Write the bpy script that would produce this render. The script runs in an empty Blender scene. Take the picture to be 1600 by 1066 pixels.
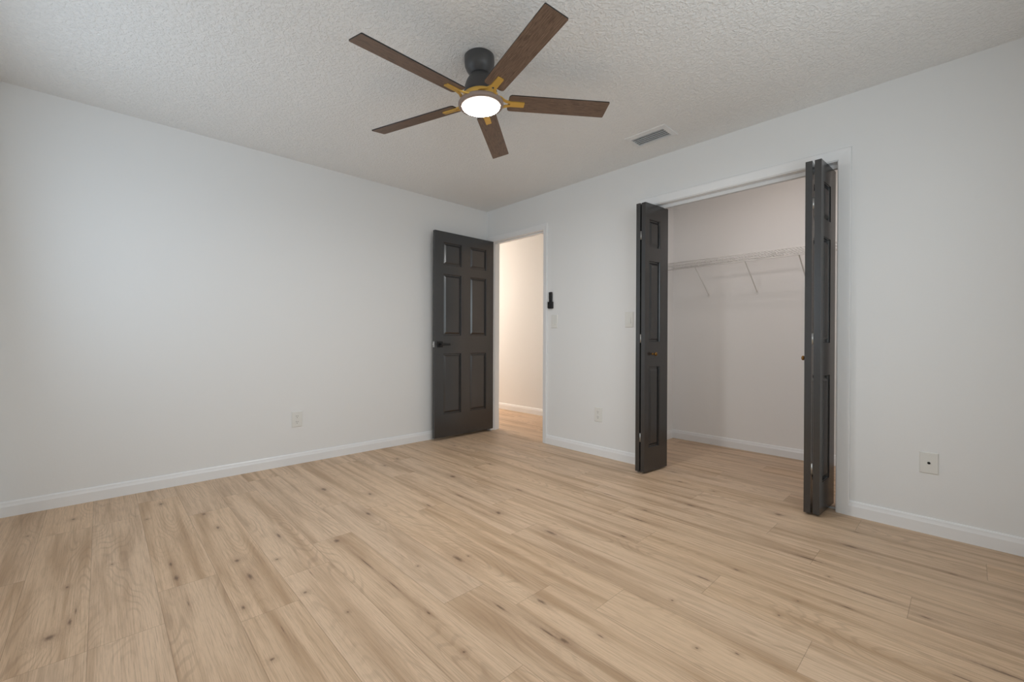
import bpy, bmesh, math, random
from mathutils import Vector, Matrix

scene = bpy.context.scene
C = bpy.context.collection
PI = math.pi
random.seed(7)

# ------------------------------------------------------------------ camera
YAW, PITCH, ROLL = 2.38184564, -3.37830675e-3, 3.89369471e-3
CAM = Vector((3.72529788, -3.14633249, 1.00872012))
_f = Vector((math.cos(YAW) * math.cos(PITCH), math.sin(YAW) * math.cos(PITCH), math.sin(PITCH)))
_r = Vector((math.sin(YAW), -math.cos(YAW), 0))
_u = _r.cross(_f)
_r2 = math.cos(ROLL) * _r + math.sin(ROLL) * _u
_u2 = -math.sin(ROLL) * _r + math.cos(ROLL) * _u
cam_data = bpy.data.cameras.new('camera')
cam = bpy.data.objects.new('camera', cam_data)
C.objects.link(cam)
cam.matrix_world = Matrix(((_r2.x, _u2.x, -_f.x, CAM.x), (_r2.y, _u2.y, -_f.y, CAM.y),
                           (_r2.z, _u2.z, -_f.z, CAM.z), (0, 0, 0, 1)))
cam_data.sensor_width = 36
cam_data.lens = 36 * 676.632 / 1600
cam_data.clip_start = 0.02
scene.camera = cam

# ------------------------------------------------------------------ exposure, world
vs = scene.view_settings
vs.view_transform = 'Standard'
vs.look = 'None'
vs.gamma = 1
vs.use_curve_mapping = False
vs.exposure = 0.0
world = bpy.data.worlds.new('world')
scene.world = world
world.use_nodes = True
world.node_tree.nodes['Background'].inputs[0].default_value = (0.75, 0.87, 1.0, 1)
world.node_tree.nodes['Background'].inputs[1].default_value = 0.3


def area(name, loc, target, sx, sy, power, col, spread=180):
    d = bpy.data.lights.new(name, 'AREA')
    d.shape = 'RECTANGLE'; d.size = sx; d.size_y = sy; d.energy = power; d.color = col
    d.spread = math.radians(spread)
    o = bpy.data.objects.new(name, d)
    C.objects.link(o)
    o.location = loc
    o.rotation_euler = (Vector(target) - Vector(loc)).to_track_quat('-Z', 'Y').to_euler()
    return o


# daylight entering through the two windows behind the camera
area('rear_window_daylight', (1.20, -3.53, 1.52), (1.20, 0, 1.75), 1.45, 1.15, 8.3, (0.75, 0.88, 1.0))
area('side_window_daylight', (4.09, -1.95, 1.52), (0, -1.95, 1.62), 1.75, 1.15, 15.8, (0.85, 0.95, 1.0))
# unseen lamp added to brighten the closet, sited by the shelf-brace shadows
area('closet_fill_lamp', (2.75, 0.22, 2.40), (2.75, 0.42, 0), 0.6, 0.12, 4.0, (1.0, 0.91, 0.87))
# warm light of the lit space at the end of the hall
area('hall_light', (-3.15, 0.50, 1.95), (0, 0.75, 2.0), 0.6, 0.9, 46, (1.0, 0.85, 0.72))

# ------------------------------------------------------------------ node helpers


class NT:
    def __init__(s, name):
        s.m = bpy.data.materials.new(name)
        s.m.use_nodes = True
        s.t = s.m.node_tree
        s.b = s.t.nodes['Principled BSDF']

    def n(s, typ, **kw):
        x = s.t.nodes.new(typ)
        for k, v in kw.items():
            setattr(x, k, v)
        return x

    def l(s, a, b):
        s.t.links.new(a, b)

    def put(s, sock, v):
        if isinstance(v, bpy.types.NodeSocket):
            s.l(v, sock)
        else:
            sock.default_value = v

    def math(s, op, a, b=None, c=None, clamp=False):
        x = s.n('ShaderNodeMath', operation=op, use_clamp=clamp)
        s.put(x.inputs[0], a)
        if b is not None: s.put(x.inputs[1], b)
        if c is not None: s.put(x.inputs[2], c)
        return x.outputs[0]

    def vmath(s, op, a, b=None, c=None):
        x = s.n('ShaderNodeVectorMath', operation=op)
        s.put(x.inputs[0], a)
        if b is not None: s.put(x.inputs[1], b)
        if c is not None: s.put(x.inputs[2], c)
        return x.outputs['Value'] if op == 'LENGTH' else x.outputs[0]

    def comb(s, a, b, c=0.0):
        x = s.n('ShaderNodeCombineXYZ')
        for i, v in enumerate((a, b, c)): s.put(x.inputs[i], v)
        return x.outputs[0]

    def noise(s, vec, scale, detail=2.0, rough=0.5, dist=0.0):
        x = s.n('ShaderNodeTexNoise')
        s.l(vec, x.inputs['Vector'])
        x.inputs['Scale'].default_value = scale
        x.inputs['Detail'].default_value = detail
        x.inputs['Roughness'].default_value = rough
        x.inputs['Distortion'].default_value = dist
        return x.outputs[0]

    def remap(s, v, a, b, c=0.0, d=1.0, smooth=True):
        x = s.n('ShaderNodeMapRange', interpolation_type='SMOOTHSTEP' if smooth else 'LINEAR')
        s.put(x.inputs[0], v)
        for i, q in enumerate((a, b, c, d)): x.inputs[i + 1].default_value = q
        return x.outputs[0]

    def mix(s, fac, a, b, mode='MIX'):
        x = s.n('ShaderNodeMix', data_type='RGBA', blend_type=mode)
        s.put(x.inputs[0], fac)
        s.put(x.inputs[6], a)
        s.put(x.inputs[7], b)
        return x.outputs[2]

    def bump(s, h, strength, dist):
        x = s.n('ShaderNodeBump')
        s.l(h, x.inputs['Height'])
        x.inputs['Strength'].default_value = strength
        x.inputs['Distance'].default_value = dist
        s.l(x.outputs[0], s.b.inputs['Normal'])


def lin(r, g, b):
    f = lambda c: (c / 255 / 12.92) if c / 255 <= 0.04045 else ((c / 255 + 0.055) / 1.055) ** 2.4
    return (f(r), f(g), f(b), 1)


def simple(name, col, rough=0.5, metal=0.0, bump=None, coat=0.0):
    t = NT(name)
    t.b.inputs['Base Color'].default_value = col
    t.b.inputs['Roughness'].default_value = rough
    t.b.inputs['Metallic'].default_value = metal
    t.b.inputs['Coat Weight'].default_value = coat
    tc = t.n('ShaderNodeTexCoord')
    sc, st, ds = bump or (180, 0.06, 0.001)
    h = t.noise(tc.outputs['Object'], sc, 3)
    t.bump(h, st, ds)
    return t.m


M = {}
M['wall'] = simple('wall_paint', lin(241, 241, 240), 0.62, bump=(90, 0.12, 0.002))
M['closet_wall'] = simple('closet_paint', lin(246, 244, 242), 0.65, bump=(90, 0.12, 0.002))
M['trim'] = simple('trim_paint', lin(246, 246, 246), 0.32, bump=(60, 0.05, 0.001))
M['plate'] = simple('plate_plastic', lin(236, 235, 230), 0.3)
M['white_metal'] = simple('white_enamel_metal', lin(235, 235, 235), 0.35)
M['wire'] = simple('white_vinyl_wire', lin(238, 236, 233), 0.4)
M['door'] = simple('charcoal_door_paint', lin(45, 45, 46), 0.24, bump=(160, 0.05, 0.001))
M['door'].node_tree.nodes['Principled BSDF'].inputs['Specular IOR Level'].default_value = 0.95
M['black'] = simple('matte_black_metal', lin(20, 20, 21), 0.38)
M['fan_black'] = simple('fan_black_metal', lin(72, 71, 71), 0.42)
M['plastic_black'] = simple('black_plastic', lin(22, 21, 21), 0.45)
M['button'] = simple('dark_grey_rubber', lin(60, 60, 60), 0.6)
M['gold'] = simple('brushed_gold', lin(228, 184, 92), 0.40, 0.45)
M['brass'] = simple('aged_brass', lin(150, 112, 62), 0.28, 1.0)
M['chrome'] = simple('satin_steel', lin(205, 205, 205), 0.28, 1.0)
M['ring'] = simple('fan_ring_paint', lin(150, 132, 122), 0.45)
M['vent_dark'] = simple('duct_shadow_grey', lin(78, 76, 74), 0.7)
M['slot'] = simple('slot_dark', lin(60, 58, 56), 0.7)


def make_ceiling():
    t = NT('ceiling_texture_paint')
    t.b.inputs['Base Color'].default_value = lin(246, 246, 245)
    t.b.inputs['Roughness'].default_value = 0.8
    g = t.n('ShaderNodeNewGeometry')
    a = t.noise(g.outputs['Position'], 62, 3, 0.55, 0.6)
    b = t.noise(g.outputs['Position'], 150, 2, 0.5)
    h = t.math('ADD', t.remap(a, 0.42, 0.62), t.math('MULTIPLY', b, 0.35))
    t.bump(h, 0.52, 0.006)
    return t.m


M['ceiling'] = make_ceiling()


def make_wood_blade():
    t = NT('dark_walnut_blade')
    tc = t.n('ShaderNodeTexCoord')
    mp = t.n('ShaderNodeMapping')
    t.l(tc.outputs['Object'], mp.inputs[0])
    mp.inputs['Scale'].default_value = (1.0, 13.0, 1.0)
    n1 = t.noise(mp.outputs[0], 3.2, 2, 0.5, 0.4)
    band = t.math('SINE', t.math('MULTIPLY', n1, 70.0))
    mp2 = t.n('ShaderNodeMapping')
    t.l(tc.outputs['Object'], mp2.inputs[0])
    mp2.inputs['Scale'].default_value = (4.0, 160.0, 1.0)
    n2 = t.noise(mp2.outputs[0], 3.0, 3, 0.6)
    col = t.mix(t.remap(n2, 0.3, 0.72), lin(92, 72, 58), lin(142, 117, 99))
    col = t.mix(t.math('MULTIPLY', t.remap(band, 0.55, 1.0), 0.42), col, lin(58, 42, 33))
    t.l(col, t.b.inputs['Base Color'])
    t.b.inputs['Roughness'].default_value = 0.5
    t.bump(n2, 0.15, 0.001)
    return t.m


M['blade'] = make_wood_blade()
M['blade_edge'] = simple('black_blade_edge', lin(24, 21, 20), 0.5)


def make_emit(name, col, strength):
    t = NT(name)
    t.b.inputs['Base Color'].default_value = (0.9, 0.9, 0.9, 1)
    t.b.inputs['Emission Color'].default_value = col
    t.b.inputs['Emission Strength'].default_value = strength
    return t.m


M['lamp_rim'] = make_emit('diffuser_lip', (1.0, 0.93, 0.82, 1), 1.3)
M['lamp'] = make_emit('lit_diffuser', (1.0, 1.0, 0.99, 1), 168.0)

# plank rows measured on the floor: one butt joint per row, 1.268 m planks
ROW_W, ROW_0, PLANK = 0.196, -3.373, 1.268
JOINT = {-2: 0.30, -1: 1.035, 0: 1.778, 1: 1.775, 2: 1.519, 3: 0.684, 4: 1.741, 5: 2.781, 6: 2.355, 7: 2.547, 8: 2.772,
         9: 3.370, 10: 3.000, 11: 2.598, 12: 2.310, 13: 3.240, 14: 3.007, 15: 2.52, 16: 2.05, 17: 2.93, 18: 2.44,
         19: 1.70, 20: 2.62, 21: 2.19, 22: 3.02, 23: 2.4}
# knots and mineral streaks: floor x, floor y, half length along grain, half width, strength
KNOTS = [
    (0.441, -3.415, 0.014, 0.0080, 1.00),
    (1.223, -3.244, 0.016, 0.0090, 1.10),
    (1.104, -3.109, 0.014, 0.0080, 1.00),
    (1.604, -3.271, 0.020, 0.0180, 1.50),
    (1.537, -3.225, 0.050, 0.0120, 0.80),
    (1.463, -3.212, 0.060, 0.0050, 0.80),
    (1.282, -2.919, 0.050, 0.0120, 0.80),
    (1.439, -2.915, 0.045, 0.0140, 1.10),
    (0.584, -2.959, 0.014, 0.0100, 1.00),
    (0.353, -2.879, 0.030, 0.0140, 1.10),
    (0.713, -2.716, 0.030, 0.0160, 1.00),
    (0.977, -2.693, 0.035, 0.0120, 1.00),
    (1.446, -2.697, 0.030, 0.0200, 0.90),
    (1.633, -2.687, 0.050, 0.0130, 1.20),
    (1.860, -2.758, 0.025, 0.0120, 1.00),
    (1.692, -2.904, 0.050, 0.0030, 0.90),
    (0.308, -3.255, 0.030, 0.0160, 0.80),
    (0.775, -2.061, 0.030, 0.0200, 1.00),
    (1.051, -1.875, 0.030, 0.0150, 1.10),
    (1.348, -2.027, 0.050, 0.0180, 1.00),
    (1.560, -2.291, 0.030, 0.0200, 1.20),
    (1.869, -2.280, 0.160, 0.0060, 0.90),
    (2.112, -2.276, 0.140, 0.0050, 0.90),
    (1.304, -2.485, 0.060, 0.0100, 1.10),
    (1.557, -2.561, 0.012, 0.0120, 1.10),
    (2.117, -1.955, 0.060, 0.0180, 1.20),
    (2.047, -2.124, 0.010, 0.0080, 1.00),
    (1.916, -2.556, 0.014, 0.0120, 1.00),
    (2.154, -2.484, 0.010, 0.0080, 1.00),
    (2.224, -2.755, 0.012, 0.0120, 1.00),
    (2.611, -2.296, 0.009, 0.0080, 1.10),
    (1.857, -1.473, 0.030, 0.0220, 0.80),
    (1.479, -1.703, 0.050, 0.0120, 0.90),
    (2.129, -1.905, 0.010, 0.0080, 1.00),
    (2.094, -2.688, 0.060, 0.0030, 0.80),
    (1.787, -2.490, 0.050, 0.0030, 0.80),
    (2.519, -2.055, 0.080, 0.0120, 0.80),
    (2.363, -2.270, 0.040, 0.0120, 0.60),
    (2.222, -1.440, 0.060, 0.0160, 1.10),
    (2.511, -1.199, 0.035, 0.0100, 1.10),
    (2.563, -0.535, 0.040, 0.0100, 1.20),
    (2.942, -1.540, 0.008, 0.0070, 1.10),
    (3.119, -1.730, 0.008, 0.0070, 1.20),
    (2.600, -1.916, 0.040, 0.0120, 1.10),
    (2.800, -2.020, 0.030, 0.0120, 1.20),
    (3.219, -1.661, 0.016, 0.0080, 0.90),
    (2.449, -0.959, 0.160, 0.0140, 0.80),
    (2.112, -0.748, 0.100, 0.0080, 0.80),
    (2.957, -1.294, 0.090, 0.0120, 0.70),
    (2.739, -2.030, 0.140, 0.0120, 0.60),
    (2.868, -1.912, 0.030, 0.0080, 0.80),
    (3.029, -1.120, 0.030, 0.0120, 0.80),
    (2.974, -0.301, 0.035, 0.0180, 1.00),
    (3.335, -0.479, 0.070, 0.0220, 0.90),
    (3.325, -0.258, 0.030, 0.0080, 0.90),
    (3.465, -0.929, 0.140, 0.0070, 1.10),
    (3.321, -0.889, 0.010, 0.0070, 1.00),
    (3.253, -1.341, 0.008, 0.0070, 1.20),
    (3.277, -1.189, 0.008, 0.0070, 1.10),
    (3.685, -0.470, 0.030, 0.0080, 1.10),
    (3.625, -0.963, 0.030, 0.0100, 1.00),
    (3.416, -1.099, 0.050, 0.0100, 0.80),
    (3.808, -1.155, 0.160, 0.0120, 0.90),
    (3.226, -0.770, 0.100, 0.0120, 1.00),
    (3.720, -1.275, 0.100, 0.0100, 0.60),
    (0.421, -1.334, 0.040, 0.0200, 1.00),
    (0.529, -1.504, 0.040, 0.0180, 0.80),
    (1.054, -1.876, 0.030, 0.0140, 1.10),
    (0.752, -2.062, 0.040, 0.0250, 1.00),
    (1.123, -1.269, 0.050, 0.0250, 1.10),
    (1.846, -1.467, 0.035, 0.0250, 0.90),
    (2.231, -1.440, 0.070, 0.0200, 1.00),
    (1.658, -1.111, 0.060, 0.0120, 1.00),
    (1.062, -0.859, 0.040, 0.0150, 0.90),
    (1.474, -1.469, 0.100, 0.0100, 0.90),
    (0.380, -0.715, 0.030, 0.0120, 0.90),
    (2.179, 0.032, 0.060, 0.0140, 0.90),
    (2.319, -0.152, 0.040, 0.0120, 1.00),
    (2.562, -0.176, 0.020, 0.0120, 0.80),
    (2.562, -0.533, 0.050, 0.0100, 1.20),
    (2.978, -0.292, 0.060, 0.0200, 0.90),
    (2.413, -0.808, 0.030, 0.0120, 0.90),
    (2.659, 1.158, 0.100, 0.0120, 0.70),
    (2.478, 0.846, 0.100, 0.0120, 0.80),
]


def make_floor_mat():
    t = NT('oak_vinyl_plank')
    g = t.n('ShaderNodeNewGeometry')
    pos = g.outputs['Position']
    sep = t.n('ShaderNodeSeparateXYZ')
    t.l(pos, sep.inputs[0])
    x, y = sep.outputs[0], sep.outputs[1]
    at = t.n('ShaderNodeAttribute', attribute_name='rnd')
    rnd = at.outputs['Fac']
    al = t.n('ShaderNodeAttribute', attribute_name='plank_length')
    uv = t.n('ShaderNodeUVMap', uv_map='plank_uv')
    su = t.n('ShaderNodeSeparateXYZ')
    t.l(uv.outputs[0], su.inputs[0])
    u, v = su.outputs[0], su.outputs[1]
    # knots
    d = None
    for (kx, ky, a, b, s) in KNOTS:
        q = t.vmath('MULTIPLY_ADD', pos, (1 / a, 1 / b, 0), (-kx / a, -ky / b, 0))
        ln = t.vmath('LENGTH', q)
        ln = t.math('DIVIDE', ln, s)
        d = ln if d is None else t.math('MINIMUM', d, ln)
    wob = t.noise(t.comb(t.math('MULTIPLY', x, 1.0), t.math('MULTIPLY', y, 3.0)), 60, 4, 0.7)
    d = t.math('MULTIPLY', d, t.math('ADD', 0.15, t.math('MULTIPLY', wob, 2.0)))
    core = t.remap(d, 0.10, 0.85, 1.0, 0.0)
    halo = t.remap(d, 0.2, 3.2, 1.0, 0.0)
    ox = t.math('MULTIPLY', rnd, 57.0)
    oy = t.math('MULTIPLY', rnd, 23.0)
    gx = t.math('ADD', x, ox)
    gy = t.math('ADD', y, oy)
    # broad tone streaks
    n1 = t.noise(t.comb(t.math('MULTIPLY', gx, 0.85), t.math('MULTIPLY', gy, 13.0)), 1.0, 3, 0.55, 0.25)
    # cathedral contour lines
    n2 = t.noise(t.comb(t.math('MULTIPLY', gx, 1.1), t.math('MULTIPLY', gy, 6.0)), 1.0, 1.5, 0.4, 0.0)
    n2 = t.math('ADD', n2, t.math('MULTIPLY', halo, 0.22))
    band = t.math('SINE', t.math('MULTIPLY', n2, 150.0))
    bandm = t.remap(t.noise(t.comb(t.math('MULTIPLY', gx, 1.3), t.math('MULTIPLY', gy, 9.0)), 1.0, 1), 0.38, 0.66)
    # fibres
    n3 = t.noise(t.comb(t.math('MULTIPLY', gx, 5.0), t.math('MULTIPLY', gy, 240.0)), 1.0, 3, 0.65)
    n4 = t.noise(t.comb(t.math('MULTIPLY', gx, 2.0), t.math('MULTIPLY', gy, 46.0)), 1.0, 3, 0.6)
    n5 = t.noise(t.comb(t.math('MULTIPLY', gx, 14.0), t.math('MULTIPLY', gy, 420.0)), 1.0, 2, 0.6)
    light = lin(*FLOOR_LIGHT)
    dark = lin(*FLOOR_DARK)
    col = t.mix(t.math('MULTIPLY', t.remap(n1, 0.42, 0.72), 0.9), light, dark)
    col = t.mix(t.math('MULTIPLY', t.remap(n4, 0.48, 0.76), 0.50), col, dark)
    col = t.mix(t.math('MULTIPLY', t.math('MULTIPLY', t.remap(band, 0.2, 1.0), bandm), 0.26), col, lin(146, 119, 95))
    col = t.mix(t.math('MULTIPLY', t.remap(n3, 0.44, 0.72), 0.42), col, lin(158, 130, 105))
    col = t.mix(t.math('MULTIPLY', t.remap(n5, 0.5, 0.75), 0.30), col, lin(140, 114, 92))
    col = t.mix(t.math('MULTIPLY', halo, 0.42), col, lin(158, 127, 101))
    col = t.mix(t.math('MULTIPLY', core, 0.70), col, lin(88, 64, 47))
    # plank to plank tone
    hsv = t.n('ShaderNodeHueSaturation')
    t.l(col, hsv.inputs['Color'])
    t.l(t.remap(rnd, 0, 1, 0.98, 1.02, False), hsv.inputs['Value'])
    t.l(t.remap(t.math('FRACT', t.math('MULTIPLY', rnd, 7.3)), 0, 1, 0.96, 1.04, False), hsv.inputs['Saturation'])
    col = hsv.outputs[0]
    # bevelled seams between planks
    e = t.math('MINIMUM', v, t.math('SUBTRACT', ROW_W, v))
    e2 = t.math('MINIMUM', u, t.math('SUBTRACT', al.outputs['Fac'], u))
    e = t.math('MINIMUM', e, e2)
    seam = t.remap(e, 0.0004, 0.0016, 1.0, 0.0)
    col = t.mix(t.math('MULTIPLY', seam, 0.42), col, lin(112, 86, 62))
    t.l(col, t.b.inputs['Base Color'])
    t.b.inputs['Roughness'].default_value = 0.46
    t.b.inputs['Specular IOR Level'].default_value = 0.35
    hgt = t.math('SUBTRACT', t.math('MULTIPLY', n3, 0.35), seam)
    t.bump(hgt, 0.25, 0.001)
    return t.m


FLOOR_LIGHT = (223, 193, 162)
FLOOR_DARK = (182, 150, 118)

# ------------------------------------------------------------------ mesh helpers


def B():
    return bmesh.new()


def box(bm, x0, x1, y0, y1, z0, z1, mi=0, mat=None):
    vs_ = [bm.verts.new(p) for p in ((x0, y0, z0), (x1, y0, z0), (x1, y1, z0), (x0, y1, z0),
                                     (x0, y0, z1), (x1, y0, z1), (x1, y1, z1), (x0, y1, z1))]
    if mat is not None:
        for q in vs_: q.co = mat @ q.co
    fs = []
    for idx in ((0, 3, 2, 1), (4, 5, 6, 7), (0, 1, 5, 4), (1, 2, 6, 5), (2, 3, 7, 6), (3, 0, 4, 7)):
        f = bm.faces.new([vs_[i] for i in idx]); f.material_index = mi; fs.append(f)
    return vs_, fs


def bbox(bm, x0, x1, y0, y1, z0, z1, bev=0.002, seg=2, mat=None):
    """box with rounded edges"""
    t = bmesh.new()
    box(t, x0, x1, y0, y1, z0, z1)
    bmesh.ops.bevel(t, geom=list(t.edges), offset=bev, segments=seg, affect='EDGES', profile=0.5)
    me = bpy.data.meshes.new('tmp')
    t.to_mesh(me); t.free()
    if mat is not None: me.transform(mat)
    bm.from_mesh(me)
    bpy.data.meshes.remove(me)


def lathe(bm, prof, seg=48, mat=None, mi=0):
    """profile of (radius, z) revolved round z"""
    rings = []
    for r, z in prof:
        if r < 1e-6:
            p = Vector((0, 0, z)); rings.append([bm.verts.new(mat @ p if mat else p)])
        else:
            ring = []
            for i in range(seg):
                a = 2 * PI * i / seg
                p = Vector((r * math.cos(a), r * math.sin(a), z))
                ring.append(bm.verts.new(mat @ p if mat else p))
            rings.append(ring)
    for A, D in zip(rings[:-1], rings[1:]):
        for i in range(seg):
            j = (i + 1) % seg
            if len(A) == 1 and len(D) == 1: continue
            if len(A) == 1: f = bm.faces.new((A[0], D[j], D[i]))
            elif len(D) == 1: f = bm.faces.new((A[i], A[j], D[0]))
            else: f = bm.faces.new((A[i], A[j], D[j], D[i]))
            f.material_index = mi
            f.smooth = True
    bmesh.ops.recalc_face_normals(bm, faces=bm.faces)


def tube(bm, pts, r, seg=8, flat=1.0):
    """round bar through points"""
    pts = [Vector(p) for p in pts]
    rings = []
    for i, p in enumerate(pts):
        if i == 0: d = pts[1] - p
        elif i == len(pts) - 1: d = p - pts[i - 1]
        else: d = (pts[i + 1] - p).normalized() + (p - pts[i - 1]).normalized()
        d.normalize()
        up = Vector((0, 0, 1)) if abs(d.z) < 0.9 else Vector((1, 0, 0))
        a = d.cross(up).normalized(); b = a.cross(d)
        rings.append([bm.verts.new(p + r * (math.cos(2 * PI * k / seg) * a + flat * math.sin(2 * PI * k / seg) * b)) for k in range(seg)])
    for A, D in zip(rings[:-1], rings[1:]):
        for k in range(seg):
            f = bm.faces.new((A[k], A[(k + 1) % seg], D[(k + 1) % seg], D[k])); f.smooth = True
    bm.faces.new(rings[0]); bm.faces.new(rings[-1][::-1])


def extrude_profile(bm, prof, p0, p1, nrm, m0=0.0, m1=0.0):
    """profile (distance out from wall, height) swept from p0 to p1; nrm points into the room"""
    p0, p1, nrm = Vector(p0), Vector(p1), Vector(nrm)
    d = (p1 - p0).normalized()
    A = [bm.verts.new(p0 + nrm * o + Vector((0, 0, h)) + d * (o * m0)) for o, h in prof]
    D = [bm.verts.new(p1 + nrm * o + Vector((0, 0, h)) - d * (o * m1)) for o, h in prof]
    n = len(prof)
    for i in range(n):
        j = (i + 1) % n
        bm.faces.new((A[i], A[j], D[j], D[i]))
    bm.faces.new(A[::-1]); bm.faces.new(D)
    bmesh.ops.recalc_face_normals(bm, faces=bm.faces)


def obj(name, bm, mats, parent=None, smooth=None):
    bmesh.ops.recalc_face_normals(bm, faces=bm.faces)
    me = bpy.data.meshes.new(name)
    bm.to_mesh(me); bm.free()
    for m in (mats if isinstance(mats, (list, tuple)) else [mats]):
        me.materials.append(m)
    o = bpy.data.objects.new(name, me)
    C.objects.link(o)
    if parent: o.parent = parent
    return o


def tag(o, label, cat, group=None, kind=None):
    o['label'] = label
    o['category'] = cat
    if group: o['group'] = group
    if kind: o['kind'] = kind
    return o


def thing(name, label, cat, loc=(0, 0, 0), rot=None, group=None, kind=None):
    o = bpy.data.objects.new(name, None)
    C.objects.link(o)
    o.location = loc
    if rot: o.rotation_euler = rot
    o.empty_display_size = 0.1
    return tag(o, label, cat, group, kind)


# ------------------------------------------------------------------ room shell
H = 2.44
X1, Y0 = 4.12, -3.56           # side wall and rear wall, both behind the camera
HW, HE = -3.2, 1.5             # hall ends
WT = 0.115                     # thickness of the closet wall
DX0, DX1, DH = 0.08, 0.858, 2.085    # entrance opening
CX0, CX1, CH = 1.972, 3.192, 2.066   # closet opening
JT = 0.017                      # the linings overlap the wall ends a little
HB, CB = 1.098, 1.152          # hall and closet back walls
CL, CR = 1.62, 3.62            # closet side walls


def build_floor():
    bm = B()
    uvl = bm.loops.layers.uv.new('plank_uv')
    rl = bm.faces.layers.float.new('rnd')
    ll = bm.faces.layers.float.new('plank_length')
    rng = random.Random(11)
    xa, xb = HW, X1
    for k in range(-1, 24):
        y0 = ROW_0 + ROW_W * k
        y1 = y0 + ROW_W
        cy0, cy1 = max(y0, Y0), min(y1, CB)
        if cy1 <= cy0: continue
        j = JOINT[k]
        while j > xa: j -= PLANK
        while j < xb:
            a, b = max(j, xa), min(j + PLANK, xb)
            q = [bm.verts.new(p) for p in ((a, cy0, 0), (b, cy0, 0), (b, cy1, 0), (a, cy1, 0))]
            f = bm.faces.new(q)
            f[rl] = rng.random()
            f[ll] = PLANK
            for lp, (px, py) in zip(f.loops, ((a, cy0), (b, cy0), (b, cy1), (a, cy1))):
                lp[uvl].uv = (px - j, py - y0)
            j += PLANK
    # slab under the boards
    n0 = len(bm.faces)
    vs_, fs = box(bm, xa, xb, Y0, CB, -0.08, -0.002)
    o = obj('floor', bm, [make_floor_mat()])
    tag(o, 'light oak plank floor running through room, closet and hall', 'floor', kind='structure')
    return o


build_floor()

bm = B(); box(bm, HW - .1, X1 + .1, Y0 - .1, CB + .1, H, H + 0.1)
tag(obj('ceiling', bm, M['ceiling']), 'white textured ceiling above the ceiling fan', 'ceiling', kind='structure')

bm = B(); box(bm, -0.115, 0, Y0 - .1, 0.0, 0, H)
tag(obj('wall_left', bm, M['wall']), 'long plain white wall left of the open dark door', 'wall', kind='structure')

bm = B()
for a, b, z0, z1 in ((HW, DX0 - JT, 0, H), (DX0 - JT, DX1 + JT, DH + JT, H), (DX1 + JT, CX0 - JT, 0, H), (CX0 - JT, CX1 + JT, CH + JT, H), (CX1 + JT, X1, 0, H)):
    box(bm, a, b, 0, WT, z0, z1)
tag(obj('wall_right', bm, M['wall']), 'white wall with the doorway and the closet opening', 'wall', kind='structure')

WX0, WX1, WZ0, WZ1 = 0.45, 1.95, 0.92, 2.12     # window in the rear wall
bm = B()
for a, b, z0, z1 in ((-.115, WX0, 0, H), (WX0, WX1, 0, WZ0), (WX0, WX1, WZ1, H), (WX1, X1 + .1, 0, H)):
    box(bm, a, b, Y0 - .1, Y0, z0, z1)
tag(obj('wall_rear', bm, M['wall']), 'white wall with a window behind the camera', 'wall', kind='structure')

SY0, SY1 = -2.85, -1.05
bm = B()
for a, b, z0, z1 in ((Y0, SY0, 0, H), (SY0, SY1, 0, WZ0), (SY0, SY1, WZ1, H), (SY1, WT, 0, H)):
    box(bm, X1, X1 + .1, a, b, z0, z1)
tag(obj('wall_side', bm, M['wall']), 'white wall with a window on the camera right', 'wall', kind='structure')


def window(n, label, axis, a0, a1, at):
    """white frame with one mullion set in the wall opening"""
    bm = B()
    w = 0.05
    def bar(p0, p1, z0, z1):
        if axis == 'x': bbox(bm, p0, p1, at, at + 0.05, z0, z1, 0.004)
        else: bbox(bm, at, at + 0.05, p0, p1, z0, z1, 0.004)
    bar(a0, a1, WZ0, WZ0 + w); bar(a0, a1, WZ1 - w, WZ1)
    bar(a0, a0 + w, WZ0 + w, WZ1 - w); bar(a1 - w, a1, WZ0 + w, WZ1 - w)
    mid = (WZ0 + WZ1) / 2
    bar(a0 + w, a1 - w, mid - .02, mid + .02)
    return tag(obj('window_%d' % n, bm, M['trim']), label, 'window', kind='structure')


window(1, 'white framed window in the wall behind the camera', 'x', WX0, WX1, Y0 - 0.09)
window(2, 'white framed window in the side wall right of camera', 'y', SY0, SY1, X1 + 0.04)

# hall and closet shells
bm = B(); box(bm, HW - .1, HE, HB, HB + .1, 0, H)
tag(obj('wall_hall', bm, M['wall']), 'warm lit hall wall seen through the open doorway', 'wall', kind='structure')
bm = B(); box(bm, HW - .1, HW, 0, HB, 0, H)
tag(obj('wall_hall_end', bm, M['wall']), 'white end wall of the hall past the doorway', 'wall', kind='structure')
bm = B(); box(bm, HE, CL, WT, CB + .1, 0, H)
tag(obj('wall_closet_left', bm, M['closet_wall']), 'white partition between hall and closet', 'wall', kind='structure')
bm = B(); box(bm, CL, CR, CB, CB + .1, 0, H)
tag(obj('wall_closet_back', bm, M['closet_wall']), 'back wall of the closet behind the wire shelf', 'wall', kind='structure')
bm = B(); box(bm, CR, CR + .1, WT, CB + .1, 0, H)
tag(obj('wall_closet_right', bm, M['closet_wall']), 'right end wall inside the closet', 'wall', kind='structure')

# baseboards
BP = [(0, 0), (0.0135, 0), (0.0135, 0.058), (0.0115, 0.064), (0.0095, 0.072), (0.0085, 0.079), (0.005, 0.085), (0, 0.086)]


def base(name, label, p0, p1, n, m0=0, m1=0):
    bm = B(); extrude_profile(bm, BP, p0, p1, n, m0, m1)
    return tag(obj(name, bm, M['trim']), label, 'baseboard', kind='structure')


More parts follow.
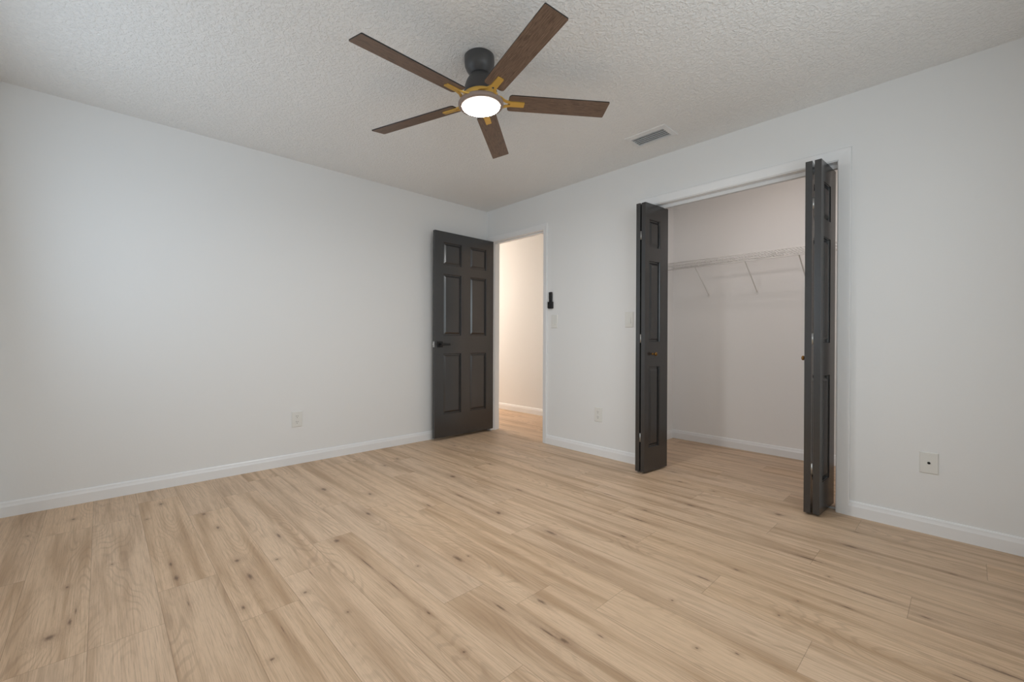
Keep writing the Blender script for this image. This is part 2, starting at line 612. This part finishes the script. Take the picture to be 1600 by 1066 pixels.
base('baseboard_left', 'white baseboard along the long left wall', (0, Y0, 0), (0, 0, 0), (1, 0, 0))
base('baseboard_middle', 'white baseboard between the doorway and the closet', (0.912, 0, 0), (1.912, 0, 0), (0, -1, 0))
base('baseboard_right', 'white baseboard right of the closet opening', (3.253, 0, 0), (X1, 0, 0), (0, -1, 0))
base('baseboard_closet', 'white baseboard on the closet back wall', (CL, CB, 0), (CR, CB, 0), (0, -1, 0))
base('baseboard_closet_left', 'white baseboard on the closet left partition', (CL, WT, 0), (CL, CB, 0), (1, 0, 0), 0, 1)
base('baseboard_closet_right', 'white baseboard on the closet right end wall', (CR, WT, 0), (CR, CB, 0), (-1, 0, 0), 0, 1)
base('baseboard_hall', 'white baseboard on the hall wall past the doorway', (HW, HB, 0), (HE, HB, 0), (0, -1, 0))


# ------------------------------------------------------------------ door frames
def casing_set(parent, x0, x1, h, w, jamb=0.019):
    """jamb lining and mitred casing of an opening in the y = 0 wall"""
    e = 0.001
    bm = B()
    box(bm, x0, x0 + jamb, -0.002, WT + .002, 0, h)
    box(bm, x1 - jamb, x1, -0.002, WT + .002, 0, h)
    box(bm, x0 + jamb, x1 - jamb, -0.002, WT + .002, h - jamb, h)
    obj('jamb', bm, M['trim'], parent)
    # casing pieces: mitred at the top corners
    prof = [(0.0, 0.006), (0.004, 0.009), (0.3, 0.0105), (0.8, 0.0135), (0.95, 0.0135), (1.0, 0.010)]  # across width: t, thickness
    r = 0.004 - jamb
    xi0, xi1, zi = x0 + jamb - 0.005, x1 - jamb + 0.005, h - jamb + 0.005

    def strip(kind):
        bm = B()
        rows = []
        for t, th in [(0.0, 0.0)] + prof + [(1.0, 0.0)]:
            o = t * w
            y = -th - 0.0005
            if kind == 'l': A, D = (xi0 - o, y, 0), (xi0 - o, y, zi + o)
            elif kind == 'r': A, D = (xi1 + o, y, 0), (xi1 + o, y, zi + o)
            else: A, D = (xi0 - o, y, zi + o), (xi1 + o, y, zi + o)
            rows.append((bm.verts.new(A), bm.verts.new(D)))
        for (a, b), (c, d) in zip(rows[:-1], rows[1:]):
            bm.faces.new((a, b, d, c))
        bm.faces.new([q[0] for q in rows]); bm.faces.new([q[1] for q in rows][::-1])
        bm.faces.new((rows[0][0], rows[-1][0], rows[-1][1], rows[0][1]))
        obj('casing', bm, M['trim'], parent)
    for k in 'lrh': strip(k)


t1 = thing('trim_1', 'white casing and jamb framing the doorway to the hall', 'door frame', (0, 0, 0), kind='structure')
casing_set(t1, DX0 - 0.019, DX1 + 0.019, DH + 0.019, 0.050)
bm = B()
box(bm, DX0, DX0 + .011, 0.04, 0.075, 0, DH); box(bm, DX1 - .011, DX1, 0.04, 0.075, 0, DH)
box(bm, DX0 + .011, DX1 - .011, 0.04, 0.075, DH - .011, DH)
obj('door_stop', bm, M['trim'], t1)
bm = B(); bbox(bm, DX1 - 0.0015, DX1 + .001, 0.004, 0.034, 0.915, 0.985, 0.0006, 1)
obj('strike_plate', bm, M['chrome'], t1)

t2 = thing('trim_2', 'white casing and jamb framing the closet opening', 'door frame', (0, 0, 0), kind='structure')
casing_set(t2, CX0 - 0.019, CX1 + 0.019, CH + 0.019, 0.060)


# ------------------------------------------------------------------ panelled leaves
def leaf_slab(w, t, z0, z1, panels):
    """slab lying in local x 0..w, y -t..0 with rectangular openings where the raised panels sit"""
    bm = B()
    xs = sorted({0, w} | {p[0] for p in panels} | {p[1] for p in panels})
    zs = sorted({z0, z1} | {p[2] for p in panels} | {p[3] for p in panels})

    def hole(xa, xb, za, zb):
        return any(p[0] - 1e-6 <= xa and xb <= p[1] + 1e-6 and p[2] - 1e-6 <= za and zb <= p[3] + 1e-6 for p in panels)
    V = {}

    def v(x, y, z):
        k = (round(x, 5), round(y, 5), round(z, 5))
        if k not in V: V[k] = bm.verts.new((x, y, z))
        return V[k]
    for xa, xb in zip(xs[:-1], xs[1:]):
        for za, zb in zip(zs[:-1], zs[1:]):
            if hole(xa, xb, za, zb): continue
            for y in (0, -t):
                bm.faces.new((v(xa, y, za), v(xb, y, za), v(xb, y, zb), v(xa, y, zb)))
    for xa, xb in zip(xs[:-1], xs[1:]):
        for z in (z0, z1):
            bm.faces.new((v(xa, 0, z), v(xb, 0, z), v(xb, -t, z), v(xa, -t, z)))
    for za, zb in zip(zs[:-1], zs[1:]):
        for x in (0, w):
            bm.faces.new((v(x, 0, za), v(x, 0, zb), v(x, -t, zb), v(x, -t, za)))
    # reveals of the openings
    for p in panels:
        for y0, y1 in ((0, -0.0012), (-t, -t + 0.0012)):
            q0 = [v(p[0], y0, p[2]), v(p[1], y0, p[2]), v(p[1], y0, p[3]), v(p[0], y0, p[3])]
            q1 = [v(p[0], y1, p[2]), v(p[1], y1, p[2]), v(p[1], y1, p[3]), v(p[0], y1, p[3])]
            for i in range(4):
                j = (i + 1) % 4
                bm.faces.new((q0[i], q0[j], q1[j], q1[i]))
    return bm


def leaf_panel(t, p, deep=0.0135):
    """raised panel: ogee down into a groove, then a bevel up to a flat field; both faces"""
    bm = B()
    steps = [(0.0, 0.0012), (0.0, 0.003), (0.003, 0.006), (0.005, deep), (0.013, deep), (0.016, deep - 0.001), (0.032, 0.0028)]
    sides = []
    for face in (0, 1):
        rings = []
        for ins, dep in steps:
            y = -dep if face == 0 else -t + dep
            rings.append([bm.verts.new(q) for q in ((p[0] + ins, y, p[2] + ins), (p[1] - ins, y, p[2] + ins),
                                                    (p[1] - ins, y, p[3] - ins), (p[0] + ins, y, p[3] - ins))])
        for A, D in zip(rings[:-1], rings[1:]):
            for i in range(4):
                j = (i + 1) % 4
                bm.faces.new((A[i], A[j], D[j], D[i]))
        bm.faces.new(rings[-1])
        sides.append(rings[0])
    for i in range(4):
        j = (i + 1) % 4
        bm.faces.new((sides[0][i], sides[0][j], sides[1][j], sides[1][i]))
    return bm


# --- entrance door, open 90 degrees, lying along the left wall
DW, DT, DZ0, DZ1 = 0.762, 0.035, 0.028, 2.086
door = thing('door_1', 'dark charcoal six panel door standing open against left wall', 'door', (0.115, -0.003, 0), (0, 0, -PI / 2), kind='structure')
# local x runs from the hinge (0) to the free edge (0.762) = world -y ; local +y = world +x, so faces at y=0 look into the room
cols = ((0.100, 0.325), (0.435, 0.661))
rows = ((0.256, 0.864), (1.048, 1.664), (1.755, 1.980))
dpan = [(a, b, c, d) for a, b in cols for c, d in rows]
obj('slab', leaf_slab(DW, DT, DZ0, DZ1, dpan), M['door'], door)
for p in dpan:
    obj('panel', leaf_panel(DT, p), M['door'], door)
# lever handles on both faces
for s in (0, 1):
    bm = B()
    zc, xc = 0.958, 0.700
    ry = Matrix.Rotation(-PI / 2, 4, 'X')      # local z -> +y
    base_m = Matrix.Translation((xc, 0, zc)) @ (ry if s == 0 else Matrix.Translation((0, -DT, 0)) @ Matrix.Rotation(PI / 2, 4, 'X'))
    bbox(bm, -0.031, 0.031, -0.031, 0.031, 0.0, 0.008, 0.002, 2, base_m)
    ro = obj('handle', bm, M['black'], door)
    bm = B()
    lathe(bm, [(0.0, 0.006), (0.013, 0.006), (0.0125, 0.03), (0.011, 0.046), (0.0, 0.046)], 24, base_m)
    obj('spindle', bm, M['black'], ro)
    bm = B()
    sg = 1 if s == 0 else -1
    yb = 0.040 if s == 0 else -DT - 0.040
    bbox(bm, xc - 0.098, xc + 0.012, yb - 0.007, yb + 0.007, zc - 0.011, zc + 0.011, 0.004, 3)
    lv = obj('lever', bm, M['black'], ro)
bm = B(); bbox(bm, DW - 0.001, DW + 0.0015, -0.029, -0.006, 0.930, 0.987, 0.0006, 1)
bbox(bm, DW, DW + 0.011, -0.024, -0.011, 0.952, 0.966, 0.003, 2)
la = obj('latch', bm, M['chrome'], door)
la['label'] = 'bright steel latch on the free edge'
for z in (0.25, 1.06, 1.86):
    bm = B()
    lathe(bm, [(0, -.045), (.006, -.045), (.006, .045), (0, .045)], 12, Matrix.Translation((-0.004, -DT - 0.004, z)))
    obj('hinge', bm, M['chrome'], door)


# --- bifold closet doors
LW, LT, LZ0, LZ1 = 0.296, 0.033, 0.013, 2.044
bpan = [(0.052, 0.192, 0.192, 0.806), (0.052, 0.192, 0.996, 1.611), (0.052, 0.192, 1.714, 1.926)]


def bifold(n, label, fa, aa, fb, ab, knob):
    """two leaves: each given by its front right corner (world) and its yaw off the wall normal.
    leaf local x = from the fold edge back to the track, local y = 0 face looks to +x"""
    root = thing('door_%d' % n, label, 'closet door', (fa[0], fa[1], 0), kind='structure')
    bpy.context.view_layer.update()
    leaves = []
    for (fx, fy), ang in ((fa, aa), (fb, ab)):
        o = obj('leaf', leaf_slab(LW, LT, LZ0, LZ1, bpan), M['door'], root)
        # local x -> world +y (rotated by ang towards +x), local y -> world -x ; mirrored so face y=0 looks +x
        o.location = (fx - fa[0], fy - fa[1], 0)
        # x axis = (sin ang, cos ang), y axis = (-cos ang, sin ang): place slab in y 0..LT
        o.rotation_euler = (0, 0, PI / 2 - ang)
        o.data.transform(Matrix.Translation((0, LT, 0)))
        for p in bpan:
            q = obj('panel', leaf_panel(LT, p), M['door'], o)
            q.data.transform(Matrix.Translation((0, LT, 0)))
        leaves.append(o)
    # knob (z axis along the leaf normal)
    li, side, ku, kz = knob
    bm = B()
    m = (Matrix.Translation((ku, 0, kz)) @ Matrix.Rotation(PI / 2, 4, 'X')) if side > 0 else \
        (Matrix.Translation((ku, LT, kz)) @ Matrix.Rotation(-PI / 2, 4, 'X'))
    lathe(bm, [(0, 0), (.0095, 0), (.0095, .003), (.005, .006), (.0045, .014), (.009, .020), (.0135, .026), (.0145, .031), (.012, .036), (.006, .0385), (0, .039)], 28, m)
    k = obj('knob', bm, M['brass'], leaves[li])
    k['label'] = 'small round aged brass knob'
    # hinges bridging the fold edge between the two leaves
    mx = (fa[0] + fb[0] - LT) / 2 - fa[0]
    my = (fa[1] + fb[1]) / 2 - fa[1]
    for z in (0.27, 1.02, 1.80):
        bm = B()
        lathe(bm, [(0, -.032), (.0042, -.032), (.0042, .032), (0, .032)], 12, Matrix.Translation((mx, my + 0.004, z)))
        box(bm, mx - 0.012, mx + 0.012, my + .006, my + .008, z - .028, z + .028)
        h = obj('hinge', bm, M['chrome'], root)
        h['label'] = 'silver hinge knuckle in the gap between leaves'
    # top guide pins into the track
    for o in leaves:
        bm = B(); lathe(bm, [(0, LZ1 - .03), (.005, LZ1 - .03), (.005, LZ1 + .008), (0, LZ1 + .008)], 10, Matrix.Translation((LW - .035, LT / 2, 0)))
        obj('guide_pin', bm, M['white_metal'], o)
    return root


bifold(2, 'dark charcoal bifold door folded at left side of the closet', (2.0155, -0.190), math.radians(0.2), (2.058, -0.190), math.radians(6.0), (1, 1, 0.098, 0.903))
bifold(3, 'dark charcoal bifold door folded at right side of the closet', (3.1045, -0.180), math.radians(-3.5), (3.1485, -0.180), math.radians(2.9), (0, -1, 0.150, 0.903))

# track under the closet header
bm = B()
ty = 0.058
for a, b, c, d in ((ty - .013, ty - .0105, CH - .026, CH - .0005), (ty + .0105, ty + .013, CH - .026, CH - .0005), (ty - .0105, ty + .0105, CH - .003, CH - .0005)):
    box(bm, CX0 + .001, CX1 - .001, a, b, c, d)
for a, b in ((ty - .0105, ty - .004), (ty + .004, ty + .0105)):
    box(bm, CX0 + .001, CX1 - .001, a, b, CH - .026, CH - .024)
tag(obj('bifold_track', bm, M['white_metal']), 'white metal track under the closet header', 'door track')
# floor pivot bracket by the right jamb
br = thing('pivot_bracket', 'small white floor bracket at the foot of the right closet jamb', 'bracket', (CX1, 0.058, 0))
bm = B(); box(bm, -0.062, 0, -0.014, 0.014, 0, 0.002); obj('foot_plate', bm, M['white_metal'], br)
bm = B(); box(bm, -0.002, 0, -0.014, 0.014, 0.002, 0.040); obj('upright', bm, M['white_metal'], br)

# ------------------------------------------------------------------ wire shelf in the closet
SX0, SX1 = CL + 0.004, CR - 0.004
SZ, SYF, SYB = 1.752, 0.838, CB - 0.008
sh = thing('wire_shelf', 'white wire shelf with front lip across the closet back wall', 'shelf', (SX0, SYB, SZ))


def part(name, bm, mat, parent):
    o = obj(name, bm, mat, parent)
    o.data.transform(Matrix.Translation(-parent.location))
    return o


bm = B()
tube(bm, [(SX0, SYF, SZ - .004), (SX1, SYF, SZ - .004)], 0.0036)
part('front_rail', bm, M['wire'], sh)
bm = B()
tube(bm, [(SX0, SYF - .004, SZ - .066), (SX1, SYF - .004, SZ - .066)], 0.0042)
part('lip_rail', bm, M['wire'], sh)
bm = B()
tube(bm, [(SX0, SYB, SZ - .004), (SX1, SYB, SZ - .004)], 0.0036)
part('back_rail', bm, M['wire'], sh)
bm = B()
tube(bm, [(SX0, (SYF + SYB) / 2, SZ - .004), (SX1, (SYF + SYB) / 2, SZ - .004)], 0.0032)
part('middle_rail', bm, M['wire'], sh)
bm = B()
x = SX0 + .012
while x < SX1 - .005:
    tube(bm, [(x, SYB + .002, SZ), (x, SYF + .004, SZ), (x, SYF - .001, SZ - .006), (x, SYF - .004, SZ - .066)], 0.0018, 6)
    x += 0.0254
part('wire_deck', bm, M['wire'], sh)
for x in (1.985, 2.412, 2.806, 3.25):
    bm = B()
    tube(bm, [(x, SYF - .002, SZ - .062), (x, SYF + .006, SZ - .072), (x, SYB - .004, SZ - .292), (x, SYB + .006, SZ - .306)], 0.0052, 8)
    bbox(bm, x - .009, x + .009, SYB + .003, CB - .0005, SZ - .325, SZ - .288, 0.002)
    part('brace', bm, M['wire'], sh)
x = 1.885
while x < SX1:
    bm = B()
    bbox(bm, x - .007, x + .007, SYB - .006, CB - .0005, SZ - .012, SZ + .018, 0.002)
    part('wall_clip', bm, M['plate'], sh)
    x += 0.327

# ------------------------------------------------------------------ ceiling fan
FX, FY = 2.012, -1.755
fan = thing('ceiling_fan', 'five blade ceiling fan with black mount, gold arms, lit lamp', 'ceiling fan', (FX, FY, H))
# the fan hangs about two degrees out of plumb
nrm = Vector((-0.024, -0.030, 1)).normalized()
fan.rotation_euler = Vector((0, 0, 1)).rotation_difference(nrm).to_euler()
bm = B()
lathe(bm, [(0.0, 0.004), (0.070, 0.004), (0.0755, -0.002), (0.076, -0.030), (0.0745, -0.046), (0.069, -0.062), (0.060, -0.076), (0.050, -0.086), (0.046, -0.092), (0, -0.092)], 56)
obj('canopy', bm, M['fan_black'], fan)
bm = B()
lathe(bm, [(0.0, -0.088), (0.040, -0.088), (0.047, -0.094), (0.058, -0.106), (0.070, -0.126), (0.079, -0.150), (0.084, -0.176), (0.085, -0.196), (0, -0.196)], 56)
obj('motor_housing', bm, M['fan_black'], fan)
bm = B()
lathe(bm, [(0.0, -0.194), (0.086, -0.194), (0.090, -0.197), (0.091, -0.216), (0.086, -0.229), (0, -0.229)], 56)
hub = obj('hub', bm, M['gold'], fan)
hub['label'] = 'brushed gold collar below the black motor'
bm = B()
lathe(bm, [(0.0, -0.227), (0.104, -0.2275), (0.111, -0.230), (0.1145, -0.236), (0.1150, -0.243), (0.112, -0.2485), (0.1000, -0.252), (0.0985, -0.250), (0.0985, -0.244), (0, -0.244)], 64)
lr = obj('light_ring', bm, M['ring'], fan)
bm = B()
lathe(bm, [(0, -0.2455), (0.0975, -0.2455), (0.0975, -0.2515), (0.094, -0.2545), (0.070, -0.2565), (0, -0.258)], 96)
bm.faces.ensure_lookup_table()
for f in bm.faces:                     # the outer lip of the diffuser glows less than its face
    if f.calc_center_median().xy.length > 0.0945: f.material_index = 1
df = obj('diffuser', bm, [M['lamp'], M['lamp_rim']], lr)
df['label'] = 'glowing round white light diffuser'
BZ, BW, BPITCH, R0, R1, BTH = -0.2222, 0.1095, 0.226, 0.141, 0.675, 0.0055


def blade_mesh():
    bm = B()
    # rounded rectangle outline with a slight taper towards the hub
    out = []
    def corner(cx, cy, r, a0, a1):
        for i in range(6):
            a = a0 + (a1 - a0) * i / 5
            out.append((cx + r * math.cos(a), cy + r * math.sin(a)))
    h = BW / 2; r = 0.006; ri = 0.016
    corner(R1 - r, h - r, r, 0, PI / 2)
    corner(R0 + ri, h - ri - .002, ri, PI / 2, PI)
    corner(R0 + ri, -h + ri + .002, ri, PI, 1.5 * PI)
    corner(R1 - r, -h + r, r, 1.5 * PI, 2 * PI)
    top = [bm.verts.new((x, y, BTH / 2)) for x, y in out]
    bot = [bm.verts.new((x, y, -BTH / 2)) for x, y in out]
    bm.faces.new(top); bm.faces.new(bot[::-1])
    n = len(out)
    for i in range(n):
        f = bm.faces.new((bot[i], bot[(i + 1) % n], top[(i + 1) % n], top[i]))
        f.material_index = 1
    return bm


def arm_mesh():
    """gold Y bracket: two prongs from the hub joining into a flat bar screwed under the blade"""
    bm = B()
    z0, z1 = -0.006 - BTH / 2, -BTH / 2 - 0.0003
    def plate(pts):
        top = [bm.verts.new((x, y, z1)) for x, y in pts]
        bot = [bm.verts.new((x, y, z0)) for x, y in pts]
        bm.faces.new(top); bm.faces.new(bot[::-1])
        for i in range(len(pts)):
            j = (i + 1) % len(pts)
            bm.faces.new((bot[i], bot[j], top[j], top[i]))
    w = 0.0165
    plate([(0.150, -w), (0.222, -w + .001), (0.224, -w + .003), (0.224, w - .003), (0.222, w - .001), (0.150, w)])
    for s in (1, -1):
        a = [(0.150, s * w), (0.150, s * 0.004), (0.128, s * 0.008), (0.108, s * 0.020), (0.086, s * 0.034), (0.080, s * 0.052), (0.098, s * 0.046), (0.122, s * 0.026)]
        plate(a if s < 0 else a[::-1])
    return bm


blade_mesh0 = None
for k in range(5):
    a = 4.771 + k * 2 * PI / 5
    # tangential (+y) side hangs lower
    m = Matrix.Rotation(a, 4, 'Z') @ Matrix.Translation((0, 0, BZ)) @ Matrix.Rotation(-BPITCH, 4, 'X')
    b = obj('blade', blade_mesh(), [M['blade'], M['blade_edge']], fan)
    b.matrix_local = m
    ar = obj('blade_arm', arm_mesh(), M['gold'], fan)
    ar['label'] = 'gold bracket holding a blade'
    ar.matrix_local = m

# ------------------------------------------------------------------ ceiling vent
vent = thing('ceiling_vent', 'white louvred air vent in the ceiling near the closet', 'vent', (2.184, -0.345, H))
vw, vd = 0.152, 0.100
bm = B()
iw, idp = 0.120, 0.062
outer = [(-vw, -vd), (vw, -vd), (vw, vd), (-vw, vd)]
inner = [(-iw, -idp), (iw, -idp), (iw, idp), (-iw, idp)]
rows_ = []
for ring, z in ((outer, 0.001), (outer, -0.003), ([(x * .985, y * .985) for x, y in outer], -0.005), (inner, -0.010), (inner, 0.001)):
    rows_.append([bm.verts.new((x, y, z)) for x, y in ring])
for A, D in zip(rows_[:-1], rows_[1:]):
    for i in range(4):
        j = (i + 1) % 4
        bm.faces.new((A[i], A[j], D[j], D[i]))
obj('frame', bm, M['white_metal'], vent)
bm = B(); box(bm, -iw, iw, -idp, idp, -0.0012, -0.0004); obj('duct_shade_sheet', bm, M['vent_dark'], vent)  # flat dark sheet, its grey stands for the shade inside the duct
for i in range(5):
    yc = -idp + (i + .5) * 2 * idp / 5
    bm = B()
    box(bm, -iw + .001, iw - .001, -0.0052, 0.0052, -0.0007, 0.0007, mat=Matrix.Translation((0, yc, -0.0064)) @ Matrix.Rotation(math.radians(68), 4, 'X'))
    obj('slat', bm, M['white_metal'], vent)


# ------------------------------------------------------------------ wall plates
def on_right(x, z): return Matrix.Translation((x, 0, z)) @ Matrix.Rotation(PI / 2, 4, 'X')          # local z -> -y
def on_left(y, z): return Matrix.Translation((0, y, z)) @ Matrix.Rotation(PI / 2, 4, 'Z') @ Matrix.Rotation(PI / 2, 4, 'X')


def mount(root, m):
    root.matrix_world = m
    return root


def plate_mesh(w, h, d=0.006):
    bm = B()
    t = [(w / 2, h / 2, 0.0), (w / 2, h / 2, d * .35), (w / 2 - .004, h / 2 - .004, d)]
    rings = [[bm.verts.new(q) for q in ((-a, -b, z), (a, -b, z), (a, b, z), (-a, b, z))] for a, b, z in t]
    for A, D in zip(rings[:-1], rings[1:]):
        for i in range(4):
            j = (i + 1) % 4
            bm.faces.new((A[i], A[j], D[j], D[i]))
    bm.faces.new(rings[-1]); bm.faces.new(rings[0][::-1])
    return bm


def outlet(label, m, w=0.080, h=0.125):
    r = mount(thing('outlet', label, 'outlet'), m)
    obj('plate', plate_mesh(w, h), M['plate'], r)
    for s in (1, -1):
        bm = B()
        zc = s * 0.0225
        n = 24
        ring0, ring1 = [], []
        for i in range(n):
            a = 2 * PI * i / n
            x = max(-.0142, min(.0142, 0.0172 * math.cos(a))); y = 0.0172 * math.sin(a) + zc
            ring0.append(bm.verts.new((x, y, 0.0055))); ring1.append(bm.verts.new((x, y, 0.0075)))
        bm.faces.new(ring1)
        for i in range(n):
            bm.faces.new((ring0[i], ring0[(i + 1) % n], ring1[(i + 1) % n], ring1[i]))
        rc = obj('receptacle', bm, M['plate'], r)
        bm = B()
        box(bm, -.0072, -.0052, zc - .002, zc + .008, .0074, .0078); box(bm, .0052, .0072, zc - .001, zc + .007, .0074, .0078)
        lathe(bm, [(0, .0078), (.0026, .0078), (.0026, .0074)], 12, Matrix.Translation((0, zc - .009, 0)))
        obj('slots', bm, M['slot'], rc)
    bm = B(); lathe(bm, [(0.0032, 0.0058), (0.003, 0.0072), (0, 0.0075)], 14); obj('screw', bm, M['plate'], r)
    return r


def switch(label, m, w=0.078, h=0.126):
    r = mount(thing('light_switch', label, 'light switch'), m)
    obj('plate', plate_mesh(w, h), M['plate'], r)
    bm = B()
    box(bm, -.0175, .0175, -.0345, .0345, .0052, .0066)
    obj('surround', bm, M['plate'], r)
    bm = B()
    vs_, _ = box(bm, -.0158, .0158, -.0325, .0325, .006, .0085)
    for q in vs_:
        if q.co.z > .007: q.co.z += 0.0035 * (-q.co.y / .0325)
    obj('rocker', bm, M['plate'], r)
    return r


outlet('white power outlet low on the long left wall', on_left(-1.998, 0.360))
outlet('white power outlet low between doorway and closet', on_right(1.510, 0.358))
switch('white rocker switch below the black remote beside the doorway', on_right(1.003, 1.183))
switch('white rocker switch beside the left bifold closet door', on_right(1.812, 1.176))

cp = mount(thing('cable_wall_plate', 'white wall plate with one dark cable jack, right of closet', 'wall plate'), on_right(3.588, 0.371))
obj('plate', plate_mesh(0.074, 0.112), M['plate'], cp)
bm = B()
lathe(bm, [(.0062, .0055), (.0062, .0075), (.0045, .0078), (.0045, .013), (0.0016, .013), (0.0016, .0095), (0, .0095)], 20)
jk = obj('cable_jack', bm, M['plastic_black'], cp)
jk['label'] = 'dark round cable jack'
for s in (1, -1):
    bm = B(); lathe(bm, [(0.003, 0.0058), (0.0028, 0.0068), (0, 0.007)], 14, Matrix.Translation((0, s * .041, 0)))
    obj('screw', bm, M['plate'], cp)

# fan remote in its wall holder
hm = on_right(0.962, 1.343)
ho = mount(thing('remote_holder', 'black wall cradle beside the doorway casing', 'remote holder'), hm)
bm = B()
bbox(bm, -.027, .027, -.034, .030, 0, .004, .0015)
bbox(bm, -.027, -.0225, -.030, .030, .004, .026, .0015); bbox(bm, .0225, .027, -.030, .030, .004, .026, .0015)
bbox(bm, -.022, .022, -.036, -.030, 0, .026, .002); bbox(bm, -.0225, .0225, -.030, .012, .0225, .0265, .0015)
obj('cradle', bm, M['plastic_black'], ho)
re = mount(thing('fan_remote', 'slim black fan remote standing in the wall cradle', 'remote control'), on_right(0.962, 1.392))
bm = B(); bbox(bm, -.0195, .0195, -.076, .074, .0055, .0205, .005, 3); obj('body', bm, M['plastic_black'], re)
for i, y in enumerate((.058, .040, .022, .004)):
    for x in ((-.009, .009) if i else (0,)):
        bm = B(); lathe(bm, [(.0048, .0203), (.0046, .0216), (0, .0219)], 14, Matrix.Translation((x, y, 0)))
        obj('button', bm, M['button'], re)
